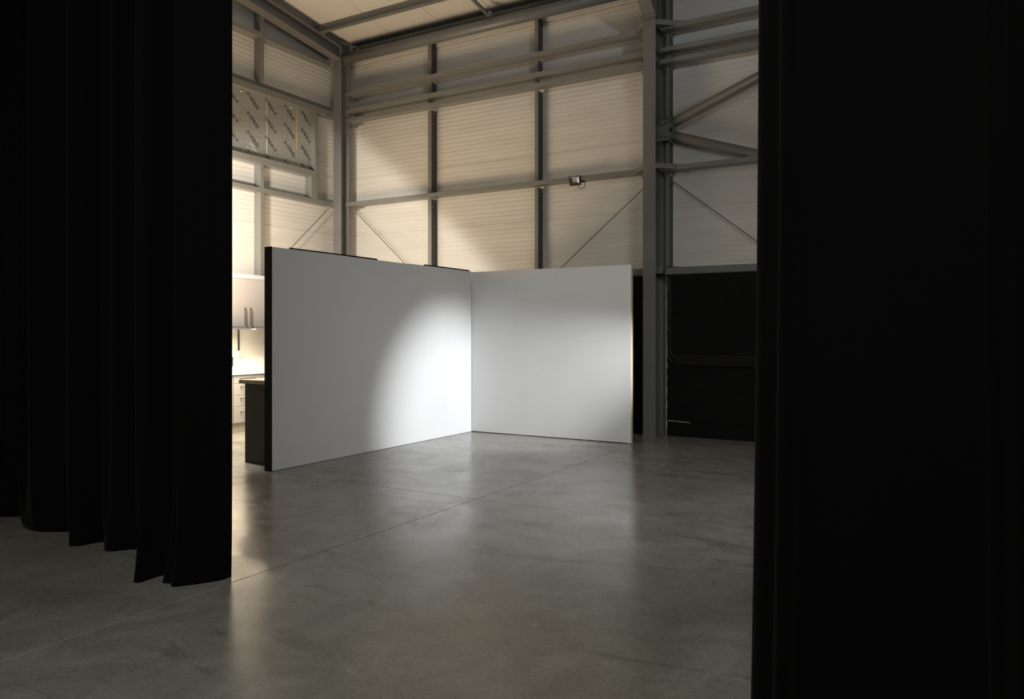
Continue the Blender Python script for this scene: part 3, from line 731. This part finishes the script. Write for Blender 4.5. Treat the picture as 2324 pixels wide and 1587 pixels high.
def wall_unit(y0, y1, label):
    root = empty('wall_cabinet', (-9.84, (y0+y1)/2, 1.585), label, 'cabinet', 'wall cupboards over the worktop')
    bm = NB(); box(bm, -10.015, -9.700, y0, y1, 1.600, 2.352); build('carcass', bm, 'cab', root)
    bm = NB(); box(bm, -10.0, -9.682, y0, y1, 1.572, 1.598); build('light_rail', bm, 'cab', root)
    mid = (y0+y1)/2
    for a, b, hy in ((y0+0.002, mid-0.002, mid-0.052), (mid+0.002, y1-0.002, mid+0.055)):
        bm = NB(); box(bm, -9.698, -9.680, a, b, 1.604, 2.350); d = build('door', bm, 'cab', root, bevel=0.0015)
        bm = NB(); z0, z1 = 1.640, 1.893; X0 = -9.68
        path_tube(bm, [(X0, hy, z0), (X0+0.03, hy, z0)], 0.006, 8); path_tube(bm, [(X0, hy, z1), (X0+0.03, hy, z1)], 0.006, 8)
        box(bm, X0+0.026, X0+0.034, hy-0.005, hy+0.005, z0-0.006, z1+0.006)
        box(bm, X0+0.0004, X0+0.002, hy-0.0025, hy+0.0025, z0-0.002, z1+0.002)
        build('handle', bm, 'handle', d)
    return root
wall_unit(7.681, 8.881, 'beige two-door wall cupboard seen between the left curtain and the partition')
wall_unit(6.48, 7.679, 'beige two-door wall cupboard hidden behind the left curtain')
for y, lb in ((8.517, 'small lit downlight under the visible wall cupboard, close to the partition'), (7.9, 'small lit downlight under the wall cupboard, close to the curtain')):
    bm = NB(); tube(bm, (-9.80, y, 1.566), (-9.80, y, 1.5715), 0.032, 20)
    tag(build('cabinet_downlight', bm, 'lamp', loc=(-9.8, y, 1.566)), lb, 'light', 'downlights under the wall cupboards')
bm = NB(); box(bm, -10.001, -9.988, 8.365, 8.392, 1.225, 1.56)
tag(build('cable_cover', bm, 'handle', loc=(-10, 8.38, 1.22)), 'dark strip running down the splashback from the wall cupboard', 'cable cover')
root = empty('socket_box', (-9.98, 8.32, 1.12), 'white double socket box on the bright splashback', 'socket')
bm = NB(); box(bm, -10.001, -9.965, 8.20, 8.445, 1.125, 1.222); build('box', bm, 'plate', root, bevel=0.003)
bm = NB(); box(bm, -9.965, -9.962, 8.36, 8.41, 1.15, 1.20); box(bm, -9.965, -9.962, 8.24, 8.29, 1.15, 1.20); build('rocker', bm, 'cabedge', root)
bm = NB(); box(bm, -10.001, -9.985, 8.235, 8.262, 0.975, 1.123)
tag(build('plug_lead', bm, 'handle', loc=(-9.99, 8.25, 0.97)), 'short dark lead hanging under the white socket box', 'cable')
# island
isl = empty('kitchen_island', (-6.88, 7.0, 0), 'dark olive island with a tan worktop behind the partition end', 'island')
bm = NB(); box(bm, -7.18, -6.57, 6.11, 8.2, 0.0, 0.918); build('body', bm, 'olive', isl, bevel=0.002)
bm = NB(); box(bm, -7.255, -6.57, 6.085, 8.25, 0.919, 0.962); build('worktop', bm, 'oak', isl, bevel=0.002)

# ------------------------------------------------------------ curtains
def curtain(name, outline, mid, ztop, label, flare=0.9, thick=0.004):
    """outline: hem points on the floor; mid: same number of points for the hanging folds"""
    bm = NB(); rows = []; NZ = 48
    for k in range(NZ+1):
        z = 0.0 + (ztop) * (k/NZ)**1.35
        w = math.exp(-z/flare)
        rows.append([bm.verts.new((h[0]*w + m_[0]*(1-w), h[1]*w + m_[1]*(1-w), z)) for h, m_ in zip(outline, mid)])
    for k in range(NZ):
        for i in range(len(outline)-1):
            bm.faces.new((rows[k][i], rows[k][i+1], rows[k+1][i+1], rows[k+1][i]))
    me = bpy.data.meshes.new(name); bm.to_mesh(me); bm.free(); me.materials.append(M['curtain'])
    for p in me.polygons: p.use_smooth = True
    o = bpy.data.objects.new(name, me); C.objects.link(o)
    s = o.modifiers.new('thickness', 'SOLIDIFY'); s.thickness = thick; s.offset = 0
    c = Vector((sum(p[0] for p in outline)/len(outline), 3.2, 0)); me.transform(Matrix.Translation(-c)); o.location = c
    return tag(o, label, 'curtain', 'black curtains')
hem = [(-3.885, 3.20), (-3.89, 3.10), (-4.001, 2.92), (-4.045, 2.900), (-4.085, 2.93), (-4.12, 2.915), (-4.155, 2.92), (-4.19, 3.0), (-4.24, 3.08), (-4.275, 2.974), (-4.265, 2.86), (-4.294, 2.832), (-4.335, 2.87),
       (-4.45, 3.10), (-4.65, 3.32), (-4.85, 3.33), (-4.98, 3.24), (-5.034, 3.16), (-5.09, 3.142), (-5.16, 3.178), (-5.25, 3.28), (-5.335, 3.25), (-5.364, 3.13), (-5.42, 3.085), (-5.485, 3.125),
       (-5.65, 3.30), (-5.80, 3.323), (-5.892, 3.253), (-6.069, 3.183), (-6.30, 3.22), (-6.45, 3.30), (-6.60, 3.40), (-6.75, 3.30), (-6.95, 3.22), (-7.2, 3.33), (-7.45, 3.2), (-7.8, 3.35), (-8.2, 3.2), (-8.8, 3.3), (-9.6, 3.2)]
hem = [tuple(v)[:2] for v in arc([(x, y, 0) for x, y in hem], 6)]
midp = []
x_end = -9.6
for i, (x, y) in enumerate(hem):
    t = i/(len(hem)-1)
    xm = -3.865 + (x + 3.885)*1.0 + 0.0
    ym = 3.20 + (y - 3.2)*0.82 + 0.030*math.sin(xm*21.0) + 0.018*math.sin(xm*43+1.0)
    if i < 8: ym = 3.19 + (y-3.2)*0.25
    midp.append((xm, ym))
curtain('stage_curtain', hem, midp, 5.25, 'black floor-length curtain filling the left side of the view', 0.22)
hr = [(-0.745, 3.235), (-0.735, 3.17), (-0.70, 3.14), (-0.655, 3.15), (-0.625, 3.11), (-0.585, 3.135), (-0.555, 3.19), (-0.46, 3.215), (-0.3, 3.21), (-0.12, 3.215), (0.06, 3.19), (0.10, 3.15), (0.135, 3.17), (0.20, 3.25), (0.30, 3.22), (0.36, 3.10), (0.42, 3.18), (0.55, 3.3), (0.7, 3.2), (0.9, 3.3), (1.1, 3.15), (1.35, 3.3), (1.6, 3.18), (2.0, 3.3), (2.4, 3.2), (3.0, 3.3), (3.7, 3.2), (4.6, 3.25), (6.4, 3.2)]
hr = [tuple(v)[:2] for v in arc([(x, y, 0) for x, y in hr], 6)]
mr = [((x+0.745)*0.92 - 0.702 if x < 0.6 else x - 0.07, 3.2 + (y-3.2)*0.75) for x, y in hr]
curtain('stage_curtain', hr, mr, 5.25, 'black floor-length curtain filling the right side of the view', 2.2)
# the track both curtains hang from
for x0, x1, lb in ((-9.7, -3.8, 'dark track the left curtain hangs from, above the view'), (-0.8, 6.5, 'dark track the right curtain hangs from, above the view')):
    bm = NB(); box(bm, x0, x1, 3.165, 3.235, 5.25, 5.32)
    for x in (x0+0.3, (x0+x1)/2, x1-0.3): path_tube(bm, [(x, 3.2, 5.32), (x, 3.2, roof_z(3.2)-0.02)], 0.008, 8)
    tag(build('curtain_track', bm, 'black', loc=((x0+x1)/2, 3.2, 5.25)), lb, 'curtain track', 'curtain tracks')
